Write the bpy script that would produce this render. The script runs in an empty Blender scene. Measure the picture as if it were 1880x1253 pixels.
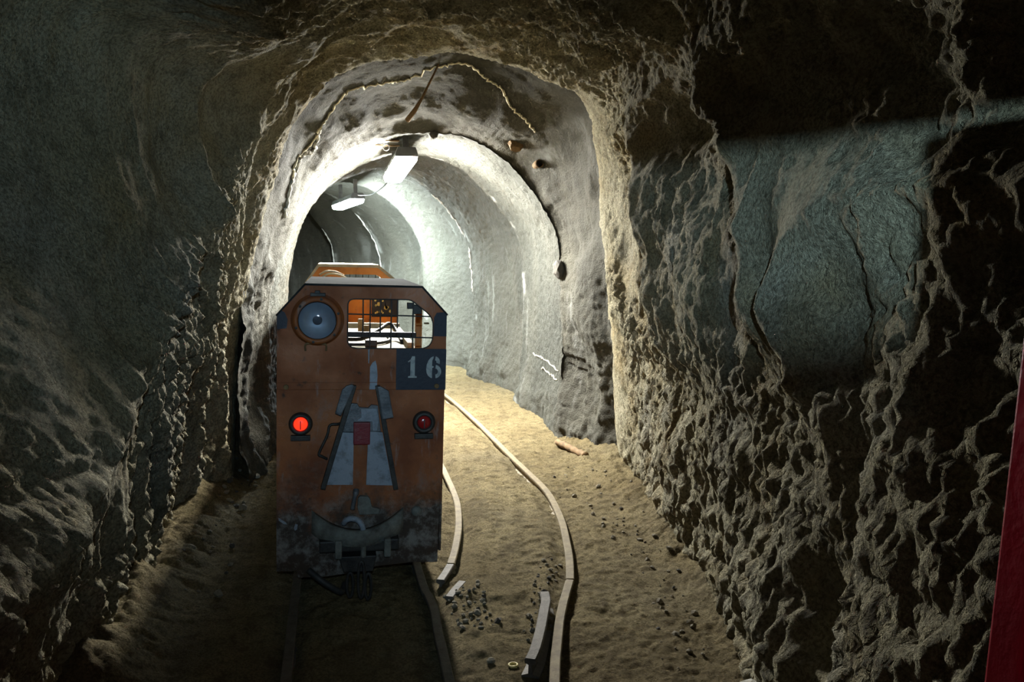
import bpy, bmesh, math, random
import numpy as np
from mathutils import Vector, Matrix
R = math.radians
random.seed(7)
sc = bpy.context.scene
COL = sc.collection

# ------------------------------------------------------------------ camera, world, exposure
cam_d = bpy.data.cameras.new('camera')
cam = bpy.data.objects.new('camera', cam_d)
COL.objects.link(cam)
cam.location = (0, 0, 2.09)
cam.rotation_euler = (R(90 - 6.1), 0, R(-12.225))
cam_d.sensor_fit = 'HORIZONTAL'
cam_d.sensor_width = 36
cam_d.lens = 36 * 1500 / 1880
cam_d.clip_start = 0.02
sc.camera = cam
w = bpy.data.worlds.new('World')
sc.world = w
w.use_nodes = True
w.node_tree.nodes['Background'].inputs[0].default_value = (0.6, 0.7, 1.0, 1)
w.node_tree.nodes['Background'].inputs[1].default_value = 0.007
vs = sc.view_settings
vs.view_transform = 'Standard'
vs.look = 'None'
vs.gamma = 1
vs.use_curve_mapping = False
vs.exposure = 2.0
sc.cycles.max_bounces = 6
sc.cycles.diffuse_bounces = 3
sc.cycles.glossy_bounces = 2
sc.cycles.transmission_bounces = 4
LAMP_STRENGTH = 265.0        # tunnel fluorescent diffusers
CAB_LAMP_W = 100.0           # lamp under the carriage roof behind the camera

# lamp under the roof of the visitors' carriage the picture is taken from
ld = bpy.data.lights.new('carriage_lamp_light', 'SPOT')
ld.energy = CAB_LAMP_W
ld.color = (0.52, 0.80, 1.0)
ld.spot_size = R(116)
ld.spot_blend = 0.9
ld.shadow_soft_size = 0.018
lo = bpy.data.objects.new('carriage_lamp_light', ld)
COL.objects.link(lo)
lo.location = (0.0, -0.4, 2.40)
lo.rotation_euler = (R(106), 0, R(-22))

# ------------------------------------------------------------------ numpy noise
def _hash(ix, iy, iz, seed):
    h = (ix.astype(np.uint32) * np.uint32(374761393) + iy.astype(np.uint32) * np.uint32(668265263)
         + iz.astype(np.uint32) * np.uint32(2147483647) + np.uint32((seed * 1274126177) & 0xffffffff))
    h = (h ^ (h >> np.uint32(13))) * np.uint32(1274126177)
    h = (h ^ (h >> np.uint32(16))) * np.uint32(2246822519)
    return h ^ (h >> np.uint32(15))

def vnoise(p, seed=0):
    """smooth value noise, about -1..1; p is (n,3)"""
    i = np.floor(p).astype(np.int64)
    f = p - i
    f = f * f * f * (f * (f * 6 - 15) + 10)
    out = 0
    for dx in (0, 1):
        wx = f[:, 0] if dx else 1 - f[:, 0]
        for dy in (0, 1):
            wy = f[:, 1] if dy else 1 - f[:, 1]
            for dz in (0, 1):
                wz = f[:, 2] if dz else 1 - f[:, 2]
                h = _hash(i[:, 0] + dx, i[:, 1] + dy, i[:, 2] + dz, seed)
                out = out + wx * wy * wz * (h.astype(np.float64) / 2147483648.0 - 1)
    return out

def fbm(p, octv=4, seed=0, gain=0.5):
    a, s, t = 1.0, 0, 0
    q = p.copy()
    for k in range(octv):
        s = s + a * vnoise(q, seed + k * 17)
        t += a
        a *= gain
        q = q * 2.03 + 11.7
    return s / t * 1.5

def ridged(p, octv=3, seed=0):
    a, s, t = 1.0, 0, 0
    q = p.copy()
    for k in range(octv):
        s = s + a * (1 - np.abs(vnoise(q, seed + k * 13)) * 1.6)
        t += a
        a *= 0.5
        q = q * 2.07 + 5.3
    return s / t

def worley(p, seed=0):
    i = np.floor(p).astype(np.int64)
    best = np.full(len(p), 9.0)
    for dx in (-1, 0, 1):
        for dy in (-1, 0, 1):
            for dz in (-1, 0, 1):
                c = i + np.array([dx, dy, dz])
                d = 0
                for k in range(3):
                    h = _hash(c[:, 0], c[:, 1], c[:, 2], seed + 101 * k).astype(np.float64) / 4294967296.0
                    d = d + (c[:, k] + 0.1 + 0.8 * h - p[:, k]) ** 2
                best = np.minimum(best, d)
    return np.sqrt(best)

def sstep(a, b, x):
    t = np.clip((x - a) / (b - a), 0, 1)
    return t * t * (3 - 2 * t)

def smooth_interp(u, k, v):
    """monotone-ish cubic (Catmull-Rom) interpolation of keys v at k"""
    k = np.asarray(k, float)
    v = np.asarray(v, float)
    m = np.gradient(v, k)
    j = np.clip(np.searchsorted(k, u) - 1, 0, len(k) - 2)
    h = k[j + 1] - k[j]
    t = np.clip((u - k[j]) / h, 0, 1)
    return ((2 * t**3 - 3 * t**2 + 1) * v[j] + (t**3 - 2 * t**2 + t) * h * m[j]
            + (-2 * t**3 + 3 * t**2) * v[j + 1] + (t**3 - t**2) * h * m[j + 1])

# ------------------------------------------------------------------ materials
class NT:
    def __init__(s, name):
        s.m = bpy.data.materials.new(name)
        s.m.use_nodes = True
        s.t = s.m.node_tree
        s.b = s.t.nodes['Principled BSDF']
        s.co = s.t.nodes.new('ShaderNodeTexCoord').outputs['Object']
    def n(s, kind, **kw):
        nd = s.t.nodes.new(kind)
        for k, v in kw.items():
            setattr(nd, k, v)
        return nd
    def link(s, a, b):
        s.t.links.new(a, b)
    def scaled(s, sx, sy, sz, rot=(0, 0, 0)):
        mp = s.n('ShaderNodeMapping')
        mp.inputs['Scale'].default_value = (sx, sy, sz)
        mp.inputs['Rotation'].default_value = rot
        s.link(s.co, mp.inputs[0])
        return mp.outputs[0]
    def noise(s, scale, detail=4, rough=0.55, vec=None, lo=0.3, hi=0.7, dist=0):
        nd = s.n('ShaderNodeTexNoise')
        nd.inputs['Scale'].default_value = scale
        nd.inputs['Detail'].default_value = detail
        nd.inputs['Roughness'].default_value = rough
        nd.inputs['Distortion'].default_value = dist
        s.link(vec if vec is not None else s.co, nd.inputs['Vector'])
        return s.ramp(nd.outputs[0], lo, hi)
    def ramp(s, x, lo, hi):
        mr = s.n('ShaderNodeMapRange')
        mr.inputs[1].default_value = lo
        mr.inputs[2].default_value = hi
        s.link(x, mr.inputs[0])
        return mr.outputs[0]
    def mul(s, a, b, op='MULTIPLY'):
        nd = s.n('ShaderNodeMath', operation=op)
        for i, v in enumerate((a, b)):
            if isinstance(v, (int, float)):
                nd.inputs[i].default_value = v
            else:
                s.link(v, nd.inputs[i])
        nd.use_clamp = op in ('MULTIPLY', 'SUBTRACT', 'ADD')
        return nd.outputs[0]
    def mix(s, fac, a, b):
        nd = s.n('ShaderNodeMix', data_type='RGBA')
        if isinstance(fac, (int, float)):
            nd.inputs[0].default_value = fac
        else:
            s.link(fac, nd.inputs[0])
        for sock, v in ((nd.inputs[6], a), (nd.inputs[7], b)):
            if isinstance(v, tuple):
                sock.default_value = (*v, 1)
            else:
                s.link(v, sock)
        return nd.outputs[2]
    def axis(s, k):
        sp = s.n('ShaderNodeSeparateXYZ')
        s.link(s.co, sp.inputs[0])
        return sp.outputs[k]
    def bump(s, h, dist, strength=1.0, prev=None):
        nd = s.n('ShaderNodeBump')
        nd.inputs['Strength'].default_value = strength
        nd.inputs['Distance'].default_value = dist
        s.link(h, nd.inputs['Height'])
        if prev is not None:
            s.link(prev, nd.inputs['Normal'])
        return nd.outputs[0]
    def done(s, color, rough=0.9, metal=0.0, normal=None, spec=0.3):
        b = s.b
        if isinstance(color, tuple):
            b.inputs['Base Color'].default_value = (*color, 1)
        else:
            s.link(color, b.inputs['Base Color'])
        if isinstance(rough, (int, float)):
            b.inputs['Roughness'].default_value = rough
        else:
            s.link(rough, b.inputs['Roughness'])
        b.inputs['Metallic'].default_value = metal
        b.inputs['Specular IOR Level'].default_value = spec
        if normal is not None:
            s.link(normal, b.inputs['Normal'])
        return s.m

def rock_material():
    m = NT('rough_shotcrete_rock')
    big = m.noise(0.9, 4, lo=0.35, hi=0.65)
    c = m.mix(big, (0.40, 0.355, 0.225), (0.46, 0.42, 0.295))
    och = m.noise(1.7, 5, lo=0.50, hi=0.70)
    c = m.mix(m.mul(och, 0.6), c, (0.38, 0.275, 0.115))
    gry = m.noise(1.2, 3, vec=m.scaled(1, 1, 0.5), lo=0.55, hi=0.7)
    c = m.mix(m.mul(gry, 0.55), c, (0.37, 0.37, 0.33))
    dark = m.noise(5, 4, 0.7, lo=0.5, hi=0.68)
    c = m.mix(m.mul(dark, 0.5), c, (0.09, 0.075, 0.04))
    spk = m.noise(60, 2, 0.6, lo=0.44, hi=0.62)
    c = m.mix(m.mul(spk, 0.55), c, (0.10, 0.085, 0.05))
    vo = m.n('ShaderNodeTexVoronoi')
    vo.feature = 'SMOOTH_F1'
    vo.inputs['Scale'].default_value = 34
    vo.inputs['Smoothness'].default_value = 0.4
    m.link(m.scaled(1, 1, 0.8), vo.inputs['Vector'])
    inv = m.n('ShaderNodeMath', operation='SUBTRACT')
    inv.inputs[0].default_value = 1.0
    m.link(vo.outputs['Distance'], inv.inputs[1])
    nb = m.bump(m.mul(inv.outputs[0], m.noise(1.5, 3, lo=0.35, hi=0.6)), 0.03, 0.9)
    nb = m.bump(m.noise(48, 4, 0.75, lo=0.2, hi=0.8), 0.035, 1.0, nb)
    return m.done(c, 0.92, normal=nb, spec=0.2)

def lining_material():
    m = NT('tunnel_shotcrete')
    big = m.noise(0.8, 4, lo=0.3, hi=0.7)
    c = m.mix(big, (0.064, 0.062, 0.048), (0.096, 0.094, 0.076))
    st = m.noise(1.5, 5, 0.6, vec=m.scaled(1.0, 2.2, 0.5), lo=0.5, hi=0.72)
    c = m.mix(m.mul(st, 0.75), c, (0.075, 0.078, 0.06))
    st3 = m.noise(0.8, 4, 0.6, vec=m.scaled(0.8, 1.6, 0.7), lo=0.52, hi=0.66)
    c = m.mix(m.mul(st3, 0.6), c, (0.10, 0.10, 0.085))
    st2 = m.noise(2.2, 5, 0.6, vec=m.scaled(1, 2.6, 0.35), lo=0.6, hi=0.74)
    c = m.mix(m.mul(st2, 0.6), c, (0.27, 0.28, 0.255))
    spk = m.noise(90, 3, lo=0.45, hi=0.7)
    c = m.mix(m.mul(spk, 0.35), c, (0.07, 0.066, 0.05))
    at = m.n('ShaderNodeAttribute', attribute_name='damp_shade')
    c = m.mix(m.mul(at.outputs['Fac'], 0.85), c, (0.035, 0.037, 0.03))  # damp stain and painted shade darken the lining colour
    at = m.n('ShaderNodeAttribute', attribute_name='lime')
    c = m.mix(m.mul(at.outputs['Fac'], 0.8), c, (0.34, 0.35, 0.325))
    nb = m.bump(m.noise(50, 4, 0.7, lo=0.2, hi=0.8), 0.022, 0.9)
    return m.done(c, 0.85, normal=nb, spec=0.25)

def collar_material():
    m = NT('damp_grey_shotcrete')
    big = m.noise(1.2, 4, lo=0.35, hi=0.65)
    c = m.mix(big, (0.042, 0.040, 0.030), (0.08, 0.076, 0.058))
    st2 = m.noise(1.7, 5, 0.6, vec=m.scaled(1.2, 1.6, 0.4), lo=0.56, hi=0.72)
    c = m.mix(m.mul(st2, 0.6), c, (0.26, 0.265, 0.245))
    st = m.noise(2.5, 5, 0.6, lo=0.55, hi=0.75)
    c = m.mix(m.mul(st, 0.6), c, (0.09, 0.085, 0.06))
    nb = m.bump(m.noise(50, 4, 0.7, lo=0.2, hi=0.8), 0.022, 0.9)
    return m.done(c, 0.88, normal=nb, spec=0.25)

def floor_material():
    m = NT('trodden_ochre_floor')
    big = m.noise(1.1, 5, 0.6, lo=0.35, hi=0.68)
    c = m.mix(big, (0.34, 0.275, 0.145), (0.24, 0.185, 0.092))
    pale = m.noise(0.7, 4, lo=0.5, hi=0.7)
    c = m.mix(m.mul(pale, 0.5), c, (0.30, 0.26, 0.17))
    dk = m.noise(9, 5, 0.75, lo=0.48, hi=0.62)
    c = m.mix(m.mul(dk, 0.65), c, (0.085, 0.062, 0.03))
    dk2 = m.noise(2.3, 6, 0.7, lo=0.52, hi=0.66)
    c = m.mix(m.mul(dk2, 0.5), c, (0.11, 0.085, 0.045))
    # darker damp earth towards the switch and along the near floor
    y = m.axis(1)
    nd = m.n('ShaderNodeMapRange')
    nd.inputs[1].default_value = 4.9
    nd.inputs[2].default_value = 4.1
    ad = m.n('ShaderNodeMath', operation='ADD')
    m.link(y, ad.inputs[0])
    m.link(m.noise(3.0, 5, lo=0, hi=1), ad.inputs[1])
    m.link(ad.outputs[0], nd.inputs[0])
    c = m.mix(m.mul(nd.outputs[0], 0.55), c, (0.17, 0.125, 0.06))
    spk = m.noise(75, 2, lo=0.42, hi=0.62)
    c = m.mix(m.mul(spk, 0.6), c, (0.085, 0.063, 0.03))
    vo = m.n('ShaderNodeTexVoronoi')
    vo.inputs['Scale'].default_value = 55
    m.link(m.co, vo.inputs['Vector'])
    inv = m.n('ShaderNodeMath', operation='SUBTRACT')
    inv.inputs[0].default_value = 1.0
    m.link(vo.outputs['Distance'], inv.inputs[1])
    nb = m.bump(m.mul(inv.outputs[0], m.noise(3.0, 4, lo=0.42, hi=0.62)), 0.02, 0.9)
    nb = m.bump(m.noise(30, 6, 0.75, lo=0.2, hi=0.8), 0.04, 1.0, nb)
    nb = m.bump(m.noise(110, 4, 0.65, lo=0.2, hi=0.8), 0.010, 0.9, nb)
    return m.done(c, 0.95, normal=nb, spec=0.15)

def paint_material(name, base, grime_top=0.75, dark=0.0):
    """worn enamel on the locomotives; object coords are the locomotive's own metres"""
    m = NT(name)
    v = m.noise(2.5, 5, lo=0.38, hi=0.62)
    rust = (base[0] * 0.38, base[1] * 0.36, base[2] * 0.7 + 0.004)
    c = m.mix(m.mul(v, 0.75), base, rust)
    wear = m.noise(6, 8, 0.75, vec=m.scaled(1, 1, 0.6), lo=0.54, hi=0.66)
    c = m.mix(m.mul(wear, 0.42), c, (0.17, 0.13, 0.115))
    scr = m.noise(9, 6, 0.7, vec=m.scaled(1.4, 1, 0.25, (0, 0.5, 0)), lo=0.60, hi=0.68)
    c = m.mix(m.mul(scr, 0.45), c, (0.24, 0.22, 0.21))
    spots = m.noise(13, 6, 0.7, lo=0.60, hi=0.70)
    c = m.mix(m.mul(spots, 0.85), c, (0.02, 0.015, 0.01))
    # road grime: heavy at the skirt, with a ragged upper limit
    ad = m.n('ShaderNodeMath', operation='ADD')
    m.link(m.axis(2), ad.inputs[0])
    m.link(m.mul(m.noise(3.2, 7, 0.7, lo=0.2, hi=0.8), 0.7), ad.inputs[1])
    g = m.ramp(ad.outputs[0], grime_top + 0.42, grime_top + 0.1)
    gc = m.mix(m.noise(7, 8, 0.75, lo=0.47, hi=0.60), (0.022, 0.019, 0.014), (0.17, 0.165, 0.15))
    c = m.mix(m.mul(g, 0.93), c, gc)
    nb = m.bump(m.noise(30, 5, 0.65, lo=0.2, hi=0.8), 0.002, 0.5)
    r = m.n('ShaderNodeMapRange')
    r.inputs[3].default_value = 0.45
    r.inputs[4].default_value = 0.8
    m.link(v, r.inputs[0])
    return m.done(c, r.outputs[0], normal=nb, spec=0.4)

def simple(name, c1, c2, scale=8, rough=0.6, metal=0.0, bump=0.002, lo=0.35, hi=0.7, spec=0.4):
    m = NT(name)
    c = m.mix(m.noise(scale, 6, 0.65, lo=lo, hi=hi), c1, c2)
    nb = m.bump(m.noise(scale * 5, 4, 0.6, lo=0.2, hi=0.8), bump, 0.6)
    return m.done(c, rough, metal, nb, spec)

def emissive(name, col, strength, base=(0.8, 0.8, 0.8)):
    m = NT(name)
    m.b.inputs['Emission Color'].default_value = (*col, 1)
    m.b.inputs['Emission Strength'].default_value = strength
    return m.done(base, 0.4)

M = {}
M['rock'] = rock_material()
M['lining'] = lining_material()
M['collar'] = collar_material()
M['floor'] = floor_material()
M['orange'] = paint_material('worn_orange_enamel', (0.30, 0.088, 0.016), 0.74)
M['orange2'] = paint_material('brighter_orange_enamel', (0.62, 0.23, 0.03), 0.3)
M['navy'] = simple('navy_black_paint', (0.012, 0.016, 0.028), (0.06, 0.068, 0.085), 9, 0.6, lo=0.55, hi=0.8)
M['number'] = simple('pale_number_paint', (0.33, 0.36, 0.36), (0.12, 0.14, 0.16), 30, 0.7, lo=0.5, hi=0.75)
M['scrape'] = simple('bare_scraped_metal', (0.24, 0.27, 0.32), (0.10, 0.10, 0.11), 22, 0.55, lo=0.45, hi=0.8)
M['dull'] = simple('dull_black_steel', (0.02, 0.019, 0.018), (0.06, 0.055, 0.05), 14, 0.55, 0.4)
M['gunmetal'] = simple('scuffed_gunmetal', (0.055, 0.06, 0.07), (0.16, 0.165, 0.175), 16, 0.5, 0.3)
M['whiteplate'] = simple('chipped_white_plate', (0.25, 0.275, 0.32), (0.07, 0.065, 0.06), 13, 0.7, lo=0.5, hi=0.75)
M['redpaint'] = simple('dull_red_paint', (0.16, 0.012, 0.018), (0.2, 0.1, 0.1), 18, 0.5, lo=0.55, hi=0.8)
M['cast'] = simple('grimy_cast_iron', (0.17, 0.175, 0.155), (0.05, 0.045, 0.038), 11, 0.75, 0.1, 0.006)
M['cream'] = simple('cream_dusty_paint', (0.33, 0.29, 0.21), (0.2, 0.165, 0.11), 10, 0.85)
M['roofgrey'] = simple('dusty_grey_roof', (0.035, 0.037, 0.037), (0.012, 0.013, 0.013), 7, 1.0, spec=0.03)
M['rail'] = simple('rusty_rail_steel', (0.20, 0.155, 0.08), (0.10, 0.075, 0.04), 18, 0.75, 0.05, 0.003)
M['railgrey'] = simple('grey_worn_rail_steel', (0.12, 0.105, 0.085), (0.05, 0.043, 0.035), 18, 0.7, 0.1, 0.003)
M['stone'] = simple('loose_grey_stone', (0.30, 0.27, 0.20), (0.12, 0.10, 0.07), 12, 0.95, 0, 0.006)
M['darkstone'] = simple('dark_wet_stone', (0.05, 0.045, 0.04), (0.10, 0.09, 0.07), 12, 0.9, 0, 0.006)
M['palestone'] = simple('pale_stone', (0.5, 0.48, 0.42), (0.3, 0.28, 0.24), 12, 0.95, 0, 0.006)
M['lampgrey'] = simple('grey_lamp_housing', (0.10, 0.105, 0.11), (0.16, 0.165, 0.17), 8, 0.5)
M['galv'] = simple('galvanised_strap', (0.10, 0.10, 0.10), (0.18, 0.18, 0.17), 12, 0.55, 0.3)
M['tube'] = emissive('lit_fluorescent_diffuser', (1.0, 0.985, 0.92), LAMP_STRENGTH)
M['tube_cool'] = emissive('cool_lit_fluorescent_diffuser', (0.84, 0.97, 1.0), LAMP_STRENGTH)
M['white'] = simple('white_lime_deposit', (0.6, 0.6, 0.56), (0.4, 0.4, 0.36), 25, 0.9, 0, 0.004)
M['lime'] = simple('tan_lime_seam', (0.78, 0.72, 0.54), (0.6, 0.55, 0.4), 25, 0.9, 0, 0.004)
M['rust'] = simple('rusty_iron', (0.20, 0.12, 0.05), (0.09, 0.06, 0.03), 20, 0.85, 0, 0.004)
M['rubber'] = simple('black_rubber', (0.015, 0.015, 0.015), (0.04, 0.038, 0.035), 14, 0.6)
M['carriage_red'] = simple('carriage_red_paint', (0.45, 0.014, 0.03), (0.36, 0.012, 0.03), 6, 0.45)
M['carriage_maroon'] = simple('dark_maroon_panel', (0.075, 0.006, 0.014), (0.05, 0.005, 0.012), 6, 0.7, spec=0.2)
M['brass'] = simple('yellow_plastic_cap', (0.62, 0.52, 0.2), (0.5, 0.4, 0.15), 15, 0.5)
M['redlit'] = emissive('lit_red_lens', (1.0, 0.02, 0.006), 0.62, (0.6, 0.02, 0.01))
m = NT('unlit_red_lens')
M['redlens'] = m.done((0.28, 0.012, 0.012), 0.2, spec=0.6)
m = NT('headlamp_reflector')
M['reflector'] = m.done(m.mix(m.noise(14, 5, lo=0.4, hi=0.8), (0.80, 0.86, 0.95), (0.6, 0.65, 0.72)), 0.3, 0.8)
m = NT('headlamp_glass')
m.b.inputs['Transmission Weight'].default_value = 1.0
M['glass'] = m.done((0.9, 0.95, 1.0), 0.03, spec=0.6)

# ------------------------------------------------------------------ mesh helpers
def obj(name, me, mat, parent=None, smooth=False):
    if isinstance(me, bmesh.types.BMesh):
        b = me
        me = bpy.data.meshes.new(name)
        bmesh.ops.recalc_face_normals(b, faces=b.faces)
        b.to_mesh(me)
        b.free()
    if smooth:
        me.polygons.foreach_set('use_smooth', [True] * len(me.polygons))
    if mat is not None and not me.materials:
        me.materials.append(M[mat])
    o = bpy.data.objects.new(name, me)
    COL.objects.link(o)
    if parent is not None:
        o.parent = parent
    return o

def empty(name, loc=(0, 0, 0), rot=(0, 0, 0)):
    o = bpy.data.objects.new(name, None)
    COL.objects.link(o)
    o.location = loc
    o.rotation_euler = rot
    return o

def tag(o, label, cat=None, group=None, kind=None):
    o['label'] = label
    if cat:
        o['category'] = cat
    if group:
        o['group'] = group
    if kind:
        o['kind'] = kind
    return o

def box(x0, x1, y0, y1, z0, z1, bev=0.0, b=None):
    b = b or bmesh.new()
    r = bmesh.ops.create_cube(b, size=1)
    for v in r['verts']:
        v.co = Vector(((x0 + x1) / 2 + v.co.x * (x1 - x0), (y0 + y1) / 2 + v.co.y * (y1 - y0), (z0 + z1) / 2 + v.co.z * (z1 - z0)))
    if bev:
        es = list({e for v in r['verts'] for e in v.link_edges})
        bmesh.ops.bevel(b, geom=es, offset=bev, segments=2, affect='EDGES', profile=0.6)
    return b

def prism(poly, y0, y1, b=None, bev=0.0):
    """polygon in x,z extruded along y"""
    b = b or bmesh.new()
    vs_ = [b.verts.new((x, y0, z)) for x, z in poly]
    f = b.faces.new(vs_)
    r = bmesh.ops.extrude_face_region(b, geom=[f])
    top = [g for g in r['geom'] if isinstance(g, bmesh.types.BMVert)]
    for v in top:
        v.co.y = y1
    if bev:
        fs = set(vs_) | set(top)
        es = [e for e in b.edges if e.verts[0] in fs and e.verts[1] in fs]
        bmesh.ops.bevel(b, geom=es, offset=bev, segments=2, affect='EDGES', profile=0.6)
    return b

def plate_with_hole(outline, hole, y0, y1):
    b = bmesh.new()
    edges = []
    for loop in (outline, hole):
        vv = [b.verts.new((x, y0, z)) for x, z in loop]
        for i in range(len(vv)):
            edges.append(b.edges.new((vv[i], vv[(i + 1) % len(vv)])))
    r = bmesh.ops.triangle_fill(b, use_beauty=True, use_dissolve=False, edges=edges)
    faces = [g for g in r['geom'] if isinstance(g, bmesh.types.BMFace)]
    r = bmesh.ops.extrude_face_region(b, geom=faces)
    for g in r['geom']:
        if isinstance(g, bmesh.types.BMVert):
            g.co.y = y1
    return b

def rounded(poly, rads, n=6):
    out = []
    k = len(poly)
    for i in range(k):
        p = Vector(poly[i])
        a = (Vector(poly[i - 1]) - p)
        c = (Vector(poly[(i + 1) % k]) - p)
        r = min(rads[i], a.length * 0.45, c.length * 0.45)
        if r < 1e-4:
            out.append(tuple(p))
            continue
        s, e = p + a.normalized() * r, p + c.normalized() * r
        for j in range(n + 1):
            t = j / n
            q = s * (1 - t) ** 2 + p * 2 * t * (1 - t) + e * t ** 2
            out.append(tuple(q))
    return out

def tube(pts, r, n=8, b=None, closed=False, taper=None):
    b = b or bmesh.new()
    pts = [Vector(p) for p in pts]
    rings = []
    up = Vector((0.13, 0.21, 0.97))
    L = len(pts)
    for i, p in enumerate(pts):
        if closed:
            d = pts[(i + 1) % L] - pts[i - 1]
        else:
            d = pts[min(i + 1, L - 1)] - pts[max(i - 1, 0)]
        d.normalize()
        u = up - d * up.dot(d)
        if u.length < 1e-3:
            u = Vector((1, 0, 0)) - d * d.x
        u.normalize()
        v = d.cross(u)
        up = u
        rr = r[i] if isinstance(r, (list, tuple)) else r
        rings.append([b.verts.new(p + (u * math.cos(2 * math.pi * k / n) + v * math.sin(2 * math.pi * k / n)) * rr) for k in range(n)])
    for i in range(L if closed else L - 1):
        a, c = rings[i], rings[(i + 1) % L]
        for k in range(n):
            b.faces.new((a[k], a[(k + 1) % n], c[(k + 1) % n], c[k]))
    if not closed:
        b.faces.new(rings[0])
        b.faces.new(rings[-1])
    return b

def lathe_y(prof, cx, cz, n=32, b=None):
    """profile of (radius, y) turned about the y axis through cx,cz"""
    b = b or bmesh.new()
    rings = []
    for r, y in prof:
        if r < 1e-5:
            rings.append([b.verts.new((cx, y, cz))])
        else:
            rings.append([b.verts.new((cx + r * math.cos(2 * math.pi * k / n), y, cz + r * math.sin(2 * math.pi * k / n))) for k in range(n)])
    for a, c in zip(rings, rings[1:]):
        for k in range(n):
            if len(a) == 1 and len(c) == 1:
                continue
            if len(a) == 1:
                b.faces.new((a[0], c[k], c[(k + 1) % n]))
            elif len(c) == 1:
                b.faces.new((a[k], a[(k + 1) % n], c[0]))
            else:
                b.faces.new((a[k], a[(k + 1) % n], c[(k + 1) % n], c[k]))
    return b

def catmull(pts, n=8):
    pts = [Vector(p) for p in pts]
    out = []
    for i in range(len(pts) - 1):
        p0, p1, p2, p3 = pts[max(i - 1, 0)], pts[i], pts[i + 1], pts[min(i + 2, len(pts) - 1)]
        for j in range(n):
            t = j / n
            out.append(0.5 * ((2 * p1) + (p2 - p0) * t + (2 * p0 - 5 * p1 + 4 * p2 - p3) * t * t + (3 * p1 - p0 - 3 * p2 + p3) * t ** 3))
    out.append(pts[-1])
    return out

def grid_mesh(name, P, flip=False):
    """P is (rows, cols, 3)"""
    nr, nc = P.shape[:2]
    me = bpy.data.meshes.new(name)
    idx = np.arange(nr * nc).reshape(nr, nc)
    q = np.stack([idx[:-1, :-1], idx[:-1, 1:], idx[1:, 1:], idx[1:, :-1]], -1).reshape(-1, 4)
    if flip:
        q = q[:, ::-1]
    me.vertices.add(nr * nc)
    me.vertices.foreach_set('co', P.reshape(-1).astype(np.float32))
    me.loops.add(q.size)
    me.loops.foreach_set('vertex_index', q.reshape(-1).astype(np.int32))
    me.polygons.add(len(q))
    me.polygons.foreach_set('loop_start', np.arange(0, q.size, 4, dtype=np.int32))
    me.polygons.foreach_set('use_smooth', np.ones(len(q), dtype=bool))
    me.update(calc_edges=True)
    return me

# ------------------------------------------------------------------ the rock chamber
# cross-sections (x, z) from the left foot over the crown to the right foot, at stations along y
KEY = np.array([0, .08, .17, .26, .38, .46, .57, .68, .76, .84, .91, .97, 1.0])
STATIONS = [
    (-2.5, [(-1.3, -.4), (-1.28, .4), (-1.25, 1.4), (-1.15, 2.2), (-.8, 2.95), (-.2, 3.3), (.6, 3.45), (1.4, 3.3), (1.85, 3.0), (2.1, 2.5), (2.15, 1.36), (2.1, 0), (2.1, -.4)]),
    (2.0, [(-1.3, -.4), (-1.28, .4), (-1.25, 1.4), (-1.15, 2.2), (-.8, 2.95), (-.2, 3.3), (.6, 3.45), (1.4, 3.3), (1.80, 3.0), (1.95, 2.5), (1.62, 1.36), (1.5, 0), (1.5, -.4)]),
    (3.5, [(-1.25, -.4), (-1.22, .4), (-1.1, 1.4), (-1.0, 2.2), (-.8, 3.0), (-.2, 3.4), (.7, 3.55), (1.5, 3.4), (1.95, 3.05), (2.15, 2.5), (2.06, 1.36), (2.0, 0), (2.0, -.4)]),
    (5.0, [(-1.3, -.4), (-1.22, .4), (-1.06, 1.4), (-.9, 2.2), (-.62, 3.05), (-.1, 3.55), (.8, 3.75), (1.75, 3.55), (2.2, 3.15), (2.35, 2.45), (2.34, 1.36), (2.36, 0), (2.38, -.4)]),
    (6.6, [(-1.25, -.4), (-1.15, .4), (-1.02, 1.4), (-.82, 2.2), (-.48, 3.15), (.02, 3.65), (1.0, 3.9), (1.95, 3.7), (2.38, 3.35), (2.52, 2.45), (2.55, 1.36), (2.6, 0), (2.62, -.4)]),
    (7.6, [(-.97, -.4), (-.93, .415), (-.84, 1.43), (-.66, 2.22), (-.31, 3.22), (.06, 3.64), (1.1, 3.95), (2.0, 3.72), (2.42, 3.42), (2.57, 2.445), (2.66, 1.36), (2.74, 0), (2.77, -.4)]),
    (8.0, [(-.99, -.4), (-.96, .415), (-.89, 1.43), (-.74, 2.22), (-.38, 3.3), (.02, 3.74), (1.1, 4.06), (2.05, 3.82), (2.5, 3.5), (2.66, 2.445), (2.76, 1.36), (2.84, 0), (2.87, -.4)]),
]
SY = [s[0] for s in STATIONS]

def smooth_profile(pts, u):
    pts = np.array(pts)
    return np.stack([smooth_interp(u, KEY, pts[:, 0]), smooth_interp(u, KEY, pts[:, 1])], -1)

def rock_base(ys, u):
    prof = np.stack([smooth_profile(s[1], u) for s in STATIONS])      # (st, nu, 2)
    out = np.zeros((len(ys), len(u), 3))
    sy = np.array(SY)
    j = np.clip(np.searchsorted(sy, ys) - 1, 0, len(sy) - 2)
    m_ = np.gradient(prof, sy, axis=0)
    h = (sy[j + 1] - sy[j])[:, None, None]
    t = ((ys - sy[j])[:, None, None]) / h
    xz = ((2 * t**3 - 3 * t**2 + 1) * prof[j] + (t**3 - 2 * t**2 + t) * h * m_[j]
          + (-2 * t**3 + 3 * t**2) * prof[j + 1] + (t**3 - t**2) * h * m_[j + 1])
    out[:, :, 0] = xz[:, :, 0]
    out[:, :, 2] = xz[:, :, 1]
    out[:, :, 1] = ys[:, None]
    return out

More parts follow.
